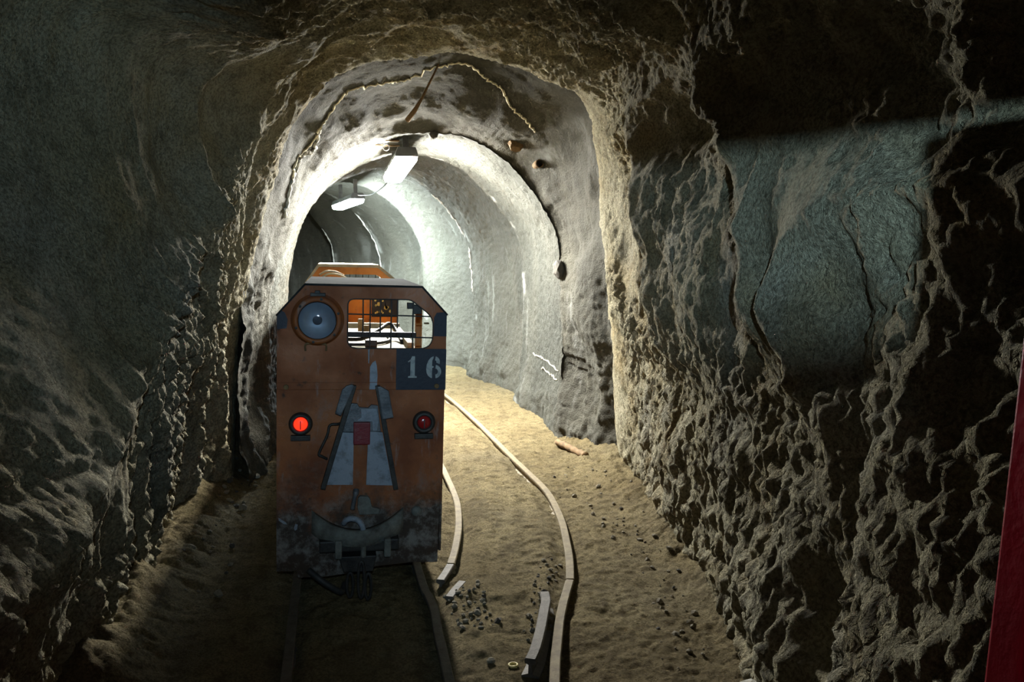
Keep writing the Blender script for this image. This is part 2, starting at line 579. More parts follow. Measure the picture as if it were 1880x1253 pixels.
def grid_normals(P, inward_to=(0.7, 1.3)):
    du = np.gradient(P, axis=1)
    dy = np.gradient(P, axis=0)
    n = np.cross(dy, du)
    n /= np.linalg.norm(n, axis=2, keepdims=True) + 1e-9
    toc = np.stack([inward_to[0] - P[:, :, 0], 0 * P[:, :, 1], inward_to[1] - P[:, :, 2]], -1)
    s = np.sign((n * toc).sum(2, keepdims=True))
    return n * s

def bump2(Y, Z, y, z, sy0, sy1, sz0, sz1, amp):
    """lump whose near flank (towards the camera) and far flank differ"""
    sy_ = np.where(Y < y, sy0, sy1)
    sz_ = np.where(Z < z, sz0, sz1)
    return amp * np.exp(-((Y - y) / sy_) ** 2 - ((Z - z) / sz_) ** 2)

def rock_disp(P, U):
    p = P.reshape(-1, 3)
    X, Y, Z = p[:, 0], p[:, 1], p[:, 2]
    u = U.reshape(-1)
    left = 1 - sstep(.36, .44, u)
    right = sstep(.68, .76, u)
    top = 1 - left - right
    d = fbm(p * 0.8, 3, 3) * (0.10 - 0.05 * right - .03 * left)
    # draped vertical folds on the left wall
    fold = ridged(p * np.array([1.4, 2.1, 0.55]) + np.stack([0 * X, 0.35 * Z, 0 * Z], -1), 3, 21)
    d += left * (fold - 0.55) * 0.10 * sstep(4.0, 5.6, Y + 0.8 * (1.6 - Z))
    d += left * (fold - 0.55) * 0.05
    # slanted strata on the crown
    strata = ridged(p * np.array([1.3, 1.9, 1.2]) + np.stack([0.9 * Y, 0 * Y, 0.5 * Y], -1), 3, 31)
    d += top * (strata - 0.55) * 0.17
    # lumpy blown concrete on the right wall
    lump = ridged(p * np.array([1.6, 1.15, 1.1]), 3, 41)
    low = sstep(1.9, 1.3, Z)
    d += right * (lump - 0.5) * (0.17 - 0.09 * low)
    big = fbm(p * np.array([1.0, 0.9, 0.7]), 2, 47)
    d += right * big * (0.08 - 0.05 * low)
    yc = np.interp(Z, [0.3, 0.8, 1.1, 1.6, 2.0, 2.6, 3.2], [1.5, 3.3, 4.2, 4.9, 5.5, 6.3, 6.8])
    nearmass = left * sstep(-.05, .35, yc - Y) * sstep(1.15, 1.75, Z + .25 * fbm(p * 1.5, 2, 59))
    faceA = right * sstep(1.35, 1.75, Z) * sstep(5.6, 5.3, Y + .12 * fbm(p * 2, 2, 57)) * sstep(3.6, 3.9, Y)
    faceB = right * sstep(1.7, 2.0, Z) * sstep(3.35, 3.15, Y + .1 * fbm(p * 2, 2, 58))
    rough_mask = sstep(-0.6, 0.1, fbm(p * 0.9, 3, 55) + 0.6 * right * sstep(2.0, 1.2, Z) + 0.25 * top + .45 * left * sstep(1.6, 1.0, Z) + .2 * left * sstep(4.8, 5.6, Y))
    rough_mask = 0.2 + 0.8 * rough_mask
    rough_mask *= (1 - .85 * nearmass) * (1 - .55 * faceA) * (1 - .2 * faceB)
    wl = worley(p * np.array([9.5, 9.5, 10]) + fbm(p * 4, 3, 61)[:, None] * 0.9, 5)
    d += (0.45 - 1.1 * wl ** 2) * 0.06 * rough_mask * (0.35 + 0.9 * sstep(-.4, .5, fbm(p * 1.8, 2, 63)))
    wl2 = worley(p * 19 + fbm(p * 9, 2, 62)[:, None] * 0.5, 9)
    d += (0.4 - 1.1 * wl2 ** 2) * 0.038 * rough_mask
    d += fbm(p * 6, 4, 71, 0.62) * 0.028 * (0.2 + rough_mask)
    d += fbm(p * 26, 2, 81) * 0.011 * (0.25 + rough_mask)
    # long cracks
    cr = np.abs(vnoise(p * np.array([1.2, 1.1, 0.8]) + fbm(p * 3, 3, 91)[:, None] * 0.35, 95))
    d -= 0.016 * np.exp(-(cr / 0.014) ** 2) * sstep(-.2, .3, fbm(p * 2.2, 2, 96))
    # --- named features: left wall
    d -= left * 0.44 * np.clip(yc - Y, 0, 2.0) * sstep(.7, 1.1, Z)
    d += left * 0.06 * np.exp(-((Y - yc) / .25) ** 2) * sstep(0.9, 1.3, Z)
    d += left * bump2(Y, Z, 5.45, 0.75, .40, .14, .55, .55, .07)
    d += left * bump2(Y, Z, 6.2, 1.5, .30, .16, .5, .6, .10)
    d += left * bump2(Y, Z, 4.55, 0.55, .35, .14, .4, .45, .12)
    d -= left * bump2(Y, Z, 6.1, 1.15, .2, .25, .4, .4, .12)
    d -= left * bump2(Y, Z, 5.0, 0.55, .22, .2, .45, .4, .05)
    # --- right wall: standing rib between two flat faces, hollows lower down
    yr = np.interp(Z, [1.2, 2.2, 3.0], [3.2, 3.5, 3.8])
    zA = sstep(1.1, 1.8, Z) * sstep(3.6, 2.9, Z)
    yb = 5.45 + .15 * (Z - 2.2)
    d += right * zA * np.where(Y < yb, np.clip(1 - (yb - Y) / 1.7, 0, 1) * .40, np.clip(1 - (Y - yb) / 1.1, 0, 1) ** 1.3 * .40) * .9
    d += right * zA * np.where(Y < yr, np.clip(1 - (yr - Y) / 1.1, 0, 1) * .34, np.exp(-((Y - yr) / .22) ** 2) * .34) * sstep(1.35, 1.9, Z)
    d -= right * bump2(Y, Z, 2.75, 1.85, .16, .2, .2, .16, .12)
    d -= right * bump2(Y, Z, 3.35, 1.95, .12, .14, .3, .2, .14)
    d -= right * bump2(Y, Z, 2.55, 1.35, .12, .15, .28, .2, .13)
    d -= right * bump2(Y, Z, 2.72, 0.62, .15, .15, .25, .2, .17)
    d += right * bump2(Y, Z, 3.25, 0.55, .45, .35, .35, .35, .07)
    d += right * bump2(Y, Z, 4.35, 1.05, .45, .45, .45, .45, .07)
    d += right * bump2(Y, Z, 5.4, 0.5, .5, .45, .5, .4, .12)
    d -= right * bump2(Y, Z, 4.9, 2.9, .45, .5, .3, .35, .18)
    # keep the rim that meets the collar in place
    d *= 1 - 0.75 * sstep(7.0, 7.8, Y)
    return d.reshape(P.shape[:2])

ys = np.concatenate([np.arange(-2.5, 1.5, 0.05), np.arange(1.5, 8.0, 0.0135), [8.0]])
us = np.linspace(0, 1, 640)
PB = rock_base(ys, us)
NB = grid_normals(PB)
UU = np.broadcast_to(us[None, :], PB.shape[:2])
PR = PB + NB * rock_disp(PB, UU)[:, :, None]
ia, ib = int(.40 * 640), int(.72 * 640)
for nm, sl, lab in (('wall_left', slice(0, ia + 1), 'rough dark grey rock wall left of the locomotive'),
                    ('ceiling', slice(ia, ib + 1), 'rough brown rock roof above the tunnel mouth'),
                    ('wall_right', slice(ib, 640), 'lumpy sprayed rock wall right of the curved rails')):
    o = obj(nm, grid_mesh(nm, PR[:, sl]), 'rock')
    tag(o, lab, kind='structure')

# ------------------------------------------------------------------ the tunnel lining and its collar
LX = 0.92
LIN = np.array([(-1.62, -.4), (-1.618, .3), (-1.60, .95), (-1.54, 1.78), (-1.32, 2.525), (-.97, 2.985), (-.51, 3.29), (.127, 3.414), (.724, 3.227), (1.217, 2.823), (1.534, 2.312), (1.616, 1.509), (1.6, .05), (1.6, -.4)])
seg = np.linalg.norm(np.diff(LIN, axis=0), axis=1)
LK = np.concatenate([[0], np.cumsum(seg)])
LK /= LK[-1]

def lin_profile(u):
    return np.stack([smooth_interp(u, LK, LIN[:, 0]), smooth_interp(u, LK, LIN[:, 1])], -1)

PATH_R, PATH_S = 19.0, 1.0
def path(s):
    """centre line of the tunnel: straight, then bending left"""
    s = np.asarray(s, float)
    h0 = R(1.5)
    a = np.clip(s - PATH_S, 0, None) / PATH_R
    st = np.minimum(s, PATH_S)
    x = LX + st * math.sin(h0)
    y = 9.0 + st * math.cos(h0)
    th = h0 - a
    x = x + PATH_R * (np.cos(th) - math.cos(h0)) * -1 * -1
    y = y + PATH_R * (math.sin(h0) - np.sin(th))
    return x, y, th

EDGES = [2.1, 4.6, 6.9, 9.0, 11.1, 13.2, 15.3]
def ring_off(s):
    o = np.zeros_like(s)
    for i, e in enumerate(EDGES):
        nx = EDGES[i + 1] if i + 1 < len(EDGES) else e + 2.1
        t = np.clip((s - e) / (nx - e), 0, 1)
        o += np.where((s >= e) & (s < nx), 0.17 * (1 - sstep(.25, 1.0, t)) * sstep(0, .03, s - e), 0)
    return o

nu = 420
ul = np.linspace(0, 1, nu)
LP = lin_profile(ul)
dl = np.gradient(LP, axis=0)
LN = np.stack([-dl[:, 1], dl[:, 0]], -1)
LN /= np.linalg.norm(LN, axis=1, keepdims=True)
LN *= np.sign(((np.array([0, 1.3]) - LP) * LN).sum(1, keepdims=True))     # inward

def lining_rows(ss, noise=True):
    x, y, th = path(ss)
    off = ring_off(ss)
    lx = LP[None, :, 0] - LN[None, :, 0] * off[:, None]
    lz = LP[None, :, 1] - LN[None, :, 1] * off[:, None]
    def place(lx, lz):
        return np.stack([x[:, None] + lx * np.cos(th)[:, None], y[:, None] - lx * np.sin(th)[:, None], lz + 0 * lx], -1)
    P = place(lx, lz)
    if noise:
        p = P.reshape(-1, 3)
        d = fbm(p * 1.1, 3, 111) * 0.035 + fbm(p * 5, 3, 121) * 0.011 + (0.4 - worley(p * 15, 131) ** 2) * 0.022 + fbm(p * 26, 2, 141) * 0.006
        # rough, spilled foot of the spray
        d += sstep(0.75, 0.1, p[:, 2]) * (0.05 + 0.07 * fbm(p * 2.5, 3, 151))
        d = d.reshape(lx.shape)
        lx = lx + LN[None, :, 0] * d
        lz = lz + LN[None, :, 1] * d
        P = place(lx, lz)
    return P

ss = np.unique(np.concatenate([np.arange(0, 5, 0.02), np.arange(5, 17, 0.04)] + [[e - .012, e, e + .012, e + .03] for e in EDGES]))
PL = lining_rows(ss)
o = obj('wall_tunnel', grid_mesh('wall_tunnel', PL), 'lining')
tag(o, 'pale sprayed concrete lining of the arched tunnel bending left', kind='structure')
# damp staining and painted-in shade behind each ring joint, lime bleeding along it
pf = PL.reshape(-1, 3)
sf = np.repeat(ss, nu)
damp_shade = np.zeros(len(pf))
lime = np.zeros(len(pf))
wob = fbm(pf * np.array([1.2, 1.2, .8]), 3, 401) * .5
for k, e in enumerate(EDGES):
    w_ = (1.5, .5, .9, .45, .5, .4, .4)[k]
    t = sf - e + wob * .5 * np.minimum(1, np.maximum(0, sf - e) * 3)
    damp_shade = np.maximum(damp_shade, np.where(sf >= e, np.exp(-(np.maximum(t, 0) / w_) ** 2), 0) * sstep(-.35, .35, fbm(pf * 1.3, 3, 411) + (pf[:, 2] - 2.0) * .35))
    lime = np.maximum(lime, np.exp(-((sf - e + .10 + wob * .1) / .07) ** 2) * sstep(.1, .5, fbm(pf * 3.0, 3, 421)))
lime = np.maximum(lime, sstep(.35, .8, fbm(pf * np.array([.9, .9, .5]), 4, 431)) * .45) * sstep(1.0, 2.3, sf)
damp_shade = np.maximum(damp_shade, sstep(2.12, 2.08, sf) * np.clip(.72 + .45 * fbm(pf * np.array([1.4, 1.4, .9]), 4, 441), 0, 1))  # first ring darkened in colour to hold down the near lamp's glare
for nm, arr in (('damp_shade', damp_shade), ('lime', lime)):
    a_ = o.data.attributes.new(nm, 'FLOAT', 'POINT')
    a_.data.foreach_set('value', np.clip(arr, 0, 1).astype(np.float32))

# collar: funnel of grey concrete from the rock rim to the first ring of the lining
O_RIM = np.array([(-.97, -.4), (-.93, .3), (-.89, .8), (-.86, 1.43), (-.69, 2.22), (-.33, 3.24), (.04, 3.68), (1.11, 4.0), (2.03, 3.77), (2.46, 3.46), (2.62, 2.445), (2.70, 1.36), (2.78, 0), (2.80, -.4)])
OP = np.stack([smooth_interp(ul, LK, O_RIM[:, 0]), smooth_interp(ul, LK, O_RIM[:, 1])], -1)
vv = np.concatenate([np.linspace(0, .94, 80), np.linspace(.945, 1, 14)])
lin0 = PL[0][:, [0, 2]]
W_ = (vv ** 1.15)[:, None, None]
XZ = OP[None] * (1 - W_) + lin0[None] * W_
PC0 = np.stack([XZ[:, :, 0], np.broadcast_to((7.55 + 1.45 * vv)[:, None], XZ.shape[:2]), XZ[:, :, 1]], -1)
NC = grid_normals(PC0, (0.9, 1.4))
p = PC0.reshape(-1, 3)
dc = fbm(p * 1.3, 3, 161) * 0.075 + fbm(p * 5, 3, 171) * 0.016 + (0.5 - worley(p * 18, 181)) * 0.010
side = sstep(2.6, 1.6, p[:, 2])
dc += side * (ridged(p * np.array([2.2, 2.2, .5]), 2, 191) - .5) * 0.10 + side * (0.5 - worley(p * 13, 192)) * 0.03
dc += sstep(0.8, 0.0, p[:, 2]) * (0.06 + 0.08 * fbm(p * 2.2, 3, 193))
dc = dc.reshape(PC0.shape[:2])
dc *= (1 - np.clip((vv - .9) / .1, 0, 1) ** 2)[:, None]
PC = PC0 + NC * dc[:, :, None]
PC[-1] = PL[0]
o_collar = obj('wall_portal', grid_mesh('wall_portal', PC), 'collar')
tag(o_collar, 'dark grey concrete collar flaring around the mouth of the lining', kind='structure')

def on_collar(x, z):
    """nearest collar point seen in the x,z plane, and its inward normal"""
    d = (PC[:, :, 0] - x) ** 2 + (PC[:, :, 2] - z) ** 2
    i, j = np.unravel_index(np.argmin(d), d.shape)
    return Vector(PC[i, j]), Vector(NC[i, j])

# ------------------------------------------------------------------ floor
fx = np.concatenate([np.arange(-9, -1.7, 0.25), np.arange(-1.7, 3.1, 0.0165), np.arange(3.1, 4.0, 0.2)])
fy = np.concatenate([np.arange(-2.5, 2.5, 0.06), np.arange(2.5, 9.4, 0.0165), np.arange(9.4, 14, 0.05), np.arange(14, 24, 0.25)])
RIGHT_RAIL = [(1.30, 13.6), (1.44, 12.6), (1.54, 11.84), (1.615, 10.84), (1.672, 9.74), (1.70, 8.83), (1.725, 7.96), (1.752, 7.325), (1.765, 6.68), (1.687, 5.978), (1.582, 5.446), (1.507, 5.119), (1.4195, 4.808), (1.304, 4.532), (1.21, 4.29), (1.128, 4.046), (1.051, 3.81), (0.97, 3.536), (0.80, 3.0), (0.66, 2.4)]
LEFT_RAIL = [(0.62, 12.6), (0.78, 11.3), (0.90, 9.9), (0.965, 8.7), (0.98, 7.75), (0.975, 7.26), (0.97, 6.915), (0.949, 6.504), (0.881, 5.986), (0.794, 5.545), (0.716, 5.229), (0.639, 5.033), (0.565, 4.80)]
LOCO_RIGHT = [(0.49, 12.0), (0.49, 8.0), (0.493, 5.17), (0.512, 4.75), (0.523, 4.55), (0.510, 4.287), (0.505, 4.006), (0.497, 3.638), (0.49, 3.0), (0.485, 2.2)]
LOCO_LEFT = [(-0.26, 12.0), (-0.26, 8.0), (-0.275, 5.34), (-0.275, 3.81), (-0.275, 2.2)]
GX, GY = np.meshgrid(fx, fy)
p = np.stack([GX.ravel(), GY.ravel(), 0 * GX.ravel()], -1)
z = fbm(p * 1.1, 3, 201) * 0.022 + fbm(p * 6, 4, 211, 0.65) * 0.013 + (0.4 - worley(p * 26, 221) ** 2) * 0.014 * (.25 + .75 * sstep(-.1, .4, fbm(p * 1.6, 3, 222))) + fbm(p * 24, 1, 223) * 0.005
xr = np.interp(p[:, 1], [2, 3.5, 4.4, 5.3, 6.7, 7.9, 9.0], [1.75, 1.75, 1.95, 2.1, 2.2, 2.25, 2.35])
berm_r = sstep(0, .55, p[:, 0] - xr) * sstep(9.6, 8.8, p[:, 1])
berm_l = sstep(-.78, -1.2, p[:, 0]) * sstep(9.6, 8.8, p[:, 1])
z += berm_r * (0.16 + 0.10 * fbm(p * 2.6, 3, 231)) + (berm_r > .02) * (0.5 - worley(p * 15, 241)) * 0.03 * np.minimum(1, berm_r * 3)
z += berm_l * (0.20 + 0.13 * fbm(p * 2.4, 3, 251)) + (0.5 - worley(p * 14, 261)) * 0.045 * berm_l
# flangeways worn along the rails
for rail in (RIGHT_RAIL, LEFT_RAIL, LOCO_RIGHT, LOCO_LEFT):
    ra = np.array(rail)
    xx = np.interp(p[:, 1], ra[::-1, 1], ra[::-1, 0])
    inside = (p[:, 1] > ra[:, 1].min()) & (p[:, 1] < ra[:, 1].max())
    z -= inside * 0.035 * np.exp(-((p[:, 0] - xx) / 0.075) ** 2) * (0.7 + 0.6 * vnoise(p * 3, 271))
# raised trodden fill between the curved rails
rl = np.interp(p[:, 1], np.array(LEFT_RAIL)[::-1, 1], np.array(LEFT_RAIL)[::-1, 0])
rr = np.interp(p[:, 1], np.array(RIGHT_RAIL)[::-1, 1], np.array(RIGHT_RAIL)[::-1, 0])
z += 0.03 * sstep(.06, .16, p[:, 0] - rl) * sstep(.06, .16, rr - p[:, 0]) * sstep(4.5, 4.7, p[:, 1] + 0.1 * vnoise(p * 5, 281))
P = np.stack([GX, GY, z.reshape(GX.shape)], -1)
FLOOR_Z = P[:, :, 2]
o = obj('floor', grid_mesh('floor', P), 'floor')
tag(o, 'trodden ochre earth floor of the mine', kind='structure')

def floor_z(x, y):
    i = np.clip(np.searchsorted(fy, y), 0, len(fy) - 1)
    j = np.clip(np.searchsorted(fx, x), 0, len(fx) - 1)
    return float(FLOOR_Z[i, j])

# ------------------------------------------------------------------ rails
RAIL_PROF = [(-.043, 0), (.043, 0), (.043, .008), (.010, .020), (.008, .062), (.026, .070), (.027, .088), (.022, .094), (-.022, .094), (-.027, .088), (-.026, .070), (-.008, .062), (-.010, .020), (-.043, .008)]
def rail(pts, z0=-0.056, n=5, smooth_path=True, scale=1.0):
    b = bmesh.new()
    c = catmull([(x, y, z0) for x, y in pts], n) if smooth_path else [Vector((x, y, z0)) for x, y in pts]
    rings = []
    for i, q in enumerate(c):
        d = (c[min(i + 1, len(c) - 1)] - c[max(i - 1, 0)]).normalized()
        s = Vector((d.y, -d.x, 0))
        rings.append([b.verts.new(q + s * a * scale + Vector((0, 0, h * scale))) for a, h in RAIL_PROF])
    k = len(RAIL_PROF)
    for a, c2 in zip(rings, rings[1:]):
        for i in range(k):
            b.faces.new((a[i], a[(i + 1) % k], c2[(i + 1) % k], c2[i]))
    b.faces.new(rings[0])
    b.faces.new(rings[-1])
    return b

def simple_thing(name, bm, mat, label, cat, group=None, smooth=False):
    return tag(obj(name, bm, mat, None, smooth), label, cat, group)

RR_FAR, RR_NEAR = RIGHT_RAIL[:13], RIGHT_RAIL[12:]
simple_thing('rail', rail(RR_FAR), 'rail', 'long curved rail sweeping out of the tunnel, right hand of the bend', 'rail')
RR_NEAR[0] = (1.4135, 4.792)
simple_thing('rail', rail(RR_NEAR), 'rail', 'near outer rail running from the kink to the bottom of the picture', 'rail')
simple_thing('rail', rail(LEFT_RAIL[:11]), 'rail', 'inner curved rail emerging beside the locomotive skirt', 'rail')
simple_thing('rail', rail([(0.710, 5.212), (0.66, 5.08), (0.612, 4.965)], smooth_path=False), 'railgrey', 'short angled rail end pointing under the locomotive corner', 'rail')
simple_thing('rail', rail([(x, y) for x, y in LOCO_RIGHT]), 'railgrey', 'dark rail under the right wheels of the locomotive', 'rail')
simple_thing('rail', rail([(x, y) for x, y in LOCO_LEFT]), 'railgrey', 'dark rail under the left wheels of the locomotive', 'rail')
simple_thing('wing_rail', rail([(0.745, 4.915), (0.68, 4.80), (0.632, 4.70)], smooth_path=False), 'railgrey', 'stubby wing rail of the switch with a pointed grey end', 'rail')
simple_thing('check_rail', rail([(1.185, 4.55), (1.165, 4.44), (1.128, 4.33), (1.042, 4.084), (0.964, 3.883), (0.911, 3.775)], z0=-0.02, scale=1.08), 'railgrey', 'short bent check rail standing beside the near outer rail', 'rail')

# ------------------------------------------------------------------ locomotives
OUTLINE = [(-.484, 1.735), (-.327, 1.906), (.333, 1.906), (.484, 1.751), (.486, 1.30)]
WINDOW = rounded([(-.09, 1.830), (-.09, 1.543), (.405, 1.543), (.405, 1.728), (.273, 1.832)], [.04, .055, .085, .05, .03])

def locomotive_16():
    root = empty('mine_locomotive', (0.105, 4.8, 0), (0, R(1.8), 0))
    tag(root, 'orange mine locomotive with a large headlamp and a dark number panel, nearest the camera', 'locomotive', 'mine locomotives in line')
    up = [(-.484, 1.30), (-.484, 1.735), (-.327, 1.906), (.333, 1.906), (.484, 1.751), (.486, 1.30)]
    obj('front_plate', plate_with_hole(up, WINDOW, -0.004, 0.016), 'orange', root)
    # window rim
    rim = tube([(x, -0.003, zz) for x, zz in WINDOW], 0.004, 6, closed=True)
    obj('window_rim', rim, 'dull', root, True)
    # lower plate with its ragged skirt
    lower = [(-.485, 1.30), (.479, 1.30), (.470, .80), (.462, .232), (.30, .238), (.095, .225), (.02, .20), (-.11, .185), (-.21, .175), (-.36, .178), (-.372, .218), (-.484, .222)]
    obj('lower_plate', prism(lower, 0.006, 0.03), 'orange', root)
    obj('seam_strip', box(-.484, .484, -.012, .0, 1.302, 1.343, .003), 'orange', root)
    for bx_, bz in ((-.432, 1.318), (.432, 1.322)):
        obj('bolt', lathe_y([(0, -.026), (.014, -.024), (.016, -.012), (.016, .0)], bx_, bz, 10), 'rust', root)
    obj('hinge_lug', box(.35, .38, -.02, 0, 1.69, 1.70, .002), 'rust', root)
    # roof: folded sheet over the cab
    ro = [(-.492, 1.73), (-.332, 1.914), (.338, 1.914), (.493, 1.748), (.485, 1.742), (.334, 1.902), (-.328, 1.902), (-.484, 1.724)]
    obj('cab_roof', prism(ro, -.012, 1.42, None), 'roofgrey', root)
    # cab sides and floor, rear half wall
    obj('cab_side', box(-.484, -.470, .016, 1.40, .30, 1.73), 'orange', root)
    obj('cab_side', box(.470, .484, .016, .42, .30, 1.745), 'orange', root)
    obj('cab_side', box(.470, .484, .42, 1.40, .30, 1.36), 'orange', root)
    obj('cab_pillar', box(.435, .484, 1.345, 1.40, 1.36, 1.75, .004), 'orange2', root)
    obj('rear_wall', box(-.47, .47, 1.385, 1.40, .30, 1.385), 'orange2', root)
    obj('cab_floor', box(-.47, .47, .03, 1.385, .30, .32), 'dull', root)
    obj('grab_rail', box(-.47, .44, 1.33, 1.36, 1.475, 1.515, .004), 'rubber', root)
    # clamp hanging in the window corner
    cl = box(.255, .295, .03, .075, 1.775, 1.81, .004)
    box(.29, .34, .03, .07, 1.745, 1.80, .004, cl)
    obj('wiper_motor', cl, 'rubber', root)
    # guard grille
    for x, z0, z1 in ((-.002, 1.606, 1.832), (.039, 1.543, 1.832), (.098, 1.606, 1.832), (.161, 1.543, 1.832), (.197, 1.66, 1.832), (.288, 1.543, 1.818)):
        obj('grille_bar', tube([(x, .022, z0), (x, .022, z1)], .0042, 6), 'rubber', root)
    for z0, z1 in ((1.741, 1.732), (1.611, 1.606)):
        obj('grille_bar', tube([(-.092, .026, z0), (.407, .026, z1)], .0042, 6), 'rubber', root)
    # headlamp
    hl = obj('headlamp', lathe_y([(.150, .0), (.150, -.012), (.138, -.018), (.136, -.075), (.130, -.086), (.118, -.092), (.110, -.088), (.106, -.078), (.106, -.0)], -.259, 1.708, 40), 'orange', root, True)
    prof = [(.105 * math.cos(t), -.080 + .062 * math.sin(t)) for t in [k * math.pi / 2 / 12 for k in range(12)]]
    obj('reflector', lathe_y(prof + [(0, -.018)], -.259, 1.708, 40), 'reflector', hl, True)
    obj('bulb_shield', lathe_y([(0, -.074), (.018, -.072), (.027, -.062), (.027, -.050), (.014, -.02)], -.259, 1.708, 20), 'gunmetal', hl, True)
    obj('lens', lathe_y([(0, -.104), (.03, -.1025), (.06, -.098), (.09, -.090), (.107, -.082), (.107, -.079), (.09, -.087), (.06, -.095), (.03, -.0995), (0, -.101)], -.259, 1.708, 40), 'glass', hl, True)
    for k in range(6):
        a = R(20 + 60 * k)
        obj('screw', lathe_y([(0, -.100), (.008, -.098), (.008, -.08)], -.259 + .123 * math.cos(a), 1.708 + .123 * math.sin(a), 8), 'dull', hl)
    lug = box(-.30, -.215, -.05, 0, 1.842, 1.862, .004)
    box(-.275, -.245, -.04, 0, 1.83, 1.875, .004, lug)
    obj('hinge', lug, 'dull', hl)
    br = tube(catmull([(-.325, -.01, 1.53), (-.325, -.035, 1.565), (-.30, -.04, 1.575), (-.235, -.04, 1.573), (-.21, -.035, 1.565), (-.21, -.01, 1.53)], 4), .006, 6)
    obj('bracket', br, 'rust', hl)
    # paint patches: number panel and the dark corners
    npnl = obj('number_panel', prism([(.192, 1.543), (.4855, 1.543), (.4855, 1.345), (.4855, 1.30), (.192, 1.30)], -.0135, -.0035), 'navy', root)
    npnl['label'] = 'navy black square with pale stencilled number 16'
    one = [(.262, 1.372), (.313, 1.372), (.313, 1.380), (.301, 1.384), (.301, 1.500), (.284, 1.500), (.276, 1.482), (.259, 1.468), (.262, 1.464), (.275, 1.470), (.275, 1.384), (.262, 1.380)]
    obj('digit_one', prism(one, -.0165, -.0130), 'number', npnl)
    def arc_band(cx, cz, rx, rz, wx, wz, a0, a1, n=14):
        o_ = [(cx + rx * math.cos(R(a0 + (a1 - a0) * k / n)), cz + rz * math.sin(R(a0 + (a1 - a0) * k / n))) for k in range(n + 1)]
        i_ = [(cx + (rx - wx) * math.cos(R(a0 + (a1 - a0) * k / n)), cz + (rz - wz) * math.sin(R(a0 + (a1 - a0) * k / n))) for k in range(n, -1, -1)]
        return o_ + i_
    six = bmesh.new()
    prism([(.410, 1.500), (.396, 1.494), (.381, 1.476), (.371, 1.450), (.368, 1.425), (.371, 1.400), (.380, 1.383), (.395, 1.372), (.403, 1.370), (.403, 1.430), (.412, 1.434), (.412, 1.440), (.402, 1.443), (.403, 1.475), (.410, 1.488)], -.0165, -.0130, six)
    prism(arc_band(.421, 1.409, .036, .040, .019, .022, -84, 84), -.0165, -.0130, six)
    prism(arc_band(.418, 1.466, .030, .034, .020, .024, -20, 80), -.0165, -.0130, six)
    obj('digit_six', six, 'number', npnl)
    obj('paint_patch', prism([(.409, 1.618), (.409, 1.728), (.425, 1.758), (.470, 1.762), (.4845, 1.750), (.4852, 1.618)], -.0062, -.0036), 'navy', root)
    obj('paint_patch', prism([(-.4835, 1.65), (-.4835, 1.736), (-.462, 1.758), (-.440, 1.745), (-.424, 1.705), (-.430, 1.655)], -.0062, -.0036), 'navy', root)
    sp = prism([(.040, 1.345), (.041, 1.435), (.055, 1.461), (.072, 1.472), (.080, 1.44), (.085, 1.384), (.083, 1.345)], -.0068, -.0036)
    prism([(.038, 1.303), (.041, 1.343), (.083, 1.343), (.082, 1.327), (.071, 1.303)], -.0138, -.0118, sp)
    obj('scrape', sp, 'scrape', root)
    obj('scrape', prism([(.028, 1.535), (.038, 1.540), (.035, 1.456), (.031, 1.456)], -.0062, -.0036), 'scrape', root)
    # tail lamps
    for x, zc, lens in ((-.350, 1.103, 'redlit'), (.362, 1.104, 'redlens')):
        tl = obj('tail_lamp', lathe_y([(.0, .004), (.066, .004), (.068, -.012), (.060, -.03), (.047, -.035), (.042, -.028), (.040, -.016), (0, -.014)], x, zc, 30), 'dull', root, True)
        obj('lens', lathe_y([(0, -.034), (.02, -.032), (.034, -.027), (.039, -.018)], x, zc, 24), lens, tl, True)
        obj('lens_rib', box(x - .003, x + .003, -.0365, -.033, zc - .03, zc + .02), 'dull', tl)
        br = box(x - .055, x + .055, -.03, .006, 1.006, 1.036, .003)
        obj('bracket', br, 'dull', tl)
    # A-shaped guide bars with flared shields
    def bar(p0, p1, wd, y0, y1):
        d = (Vector(p1) - Vector(p0)).normalized()
        s = Vector((d.y, -d.x)) * wd / 2
        return prism([tuple(Vector(p0) - s), tuple(Vector(p0) + s), tuple(Vector(p1) + s), tuple(Vector(p1) - s)], y0, y1, None, .003)
    obj('guide_bar', bar((-.222, .722), (-.050, 1.332), .028, -.055, .006), 'dull', root)
    obj('guide_bar', bar((.200, .708), (.084, 1.328), .028, -.055, .006), 'dull', root)
    obj('guide_shield', prism([(-.157, 1.172), (-.119, 1.31), (-.095, 1.333), (-.062, 1.343), (-.048, 1.330), (-.123, 1.157)], -.075, -.045, None, .006), 'gunmetal', root)
    obj('guide_shield', prism([(.081, 1.327), (.100, 1.330), (.148, 1.302), (.178, 1.145), (.112, 1.134)], -.075, -.045, None, .006), 'gunmetal', root)
    obj('wear_plate', prism([(-.122, 1.05), (-.048, 1.045), (-.050, .734), (-.208, .738)], -.012, .007), 'whiteplate', root)
    obj('wear_plate', prism([(.036, 1.055), (.118, 1.045), (.182, .724), (.027, .731)], -.012, .007), 'whiteplate', root)
    obj('cross_plate', prism([(-.083, 1.205), (-.06, 1.222), (-.03, 1.219), (-.018, 1.198), (.033, 1.194), (.051, 1.212), (.089, 1.207), (.108, 1.052), (-.126, 1.052)], -.02, .007, None, .003), 'gunmetal', root)
    obj('scrape', prism([(-.008, 1.188), (.08, 1.19), (.095, 1.13), (.085, 1.06), (.062, 1.06), (.058, 1.115), (-.03, 1.12), (-.005, 1.14)], -.0225, -.0195), 'scrape', root)
    obj('red_block', box(-.051, .045, -.05, .0, .982, 1.113, .006), 'redpaint', root)
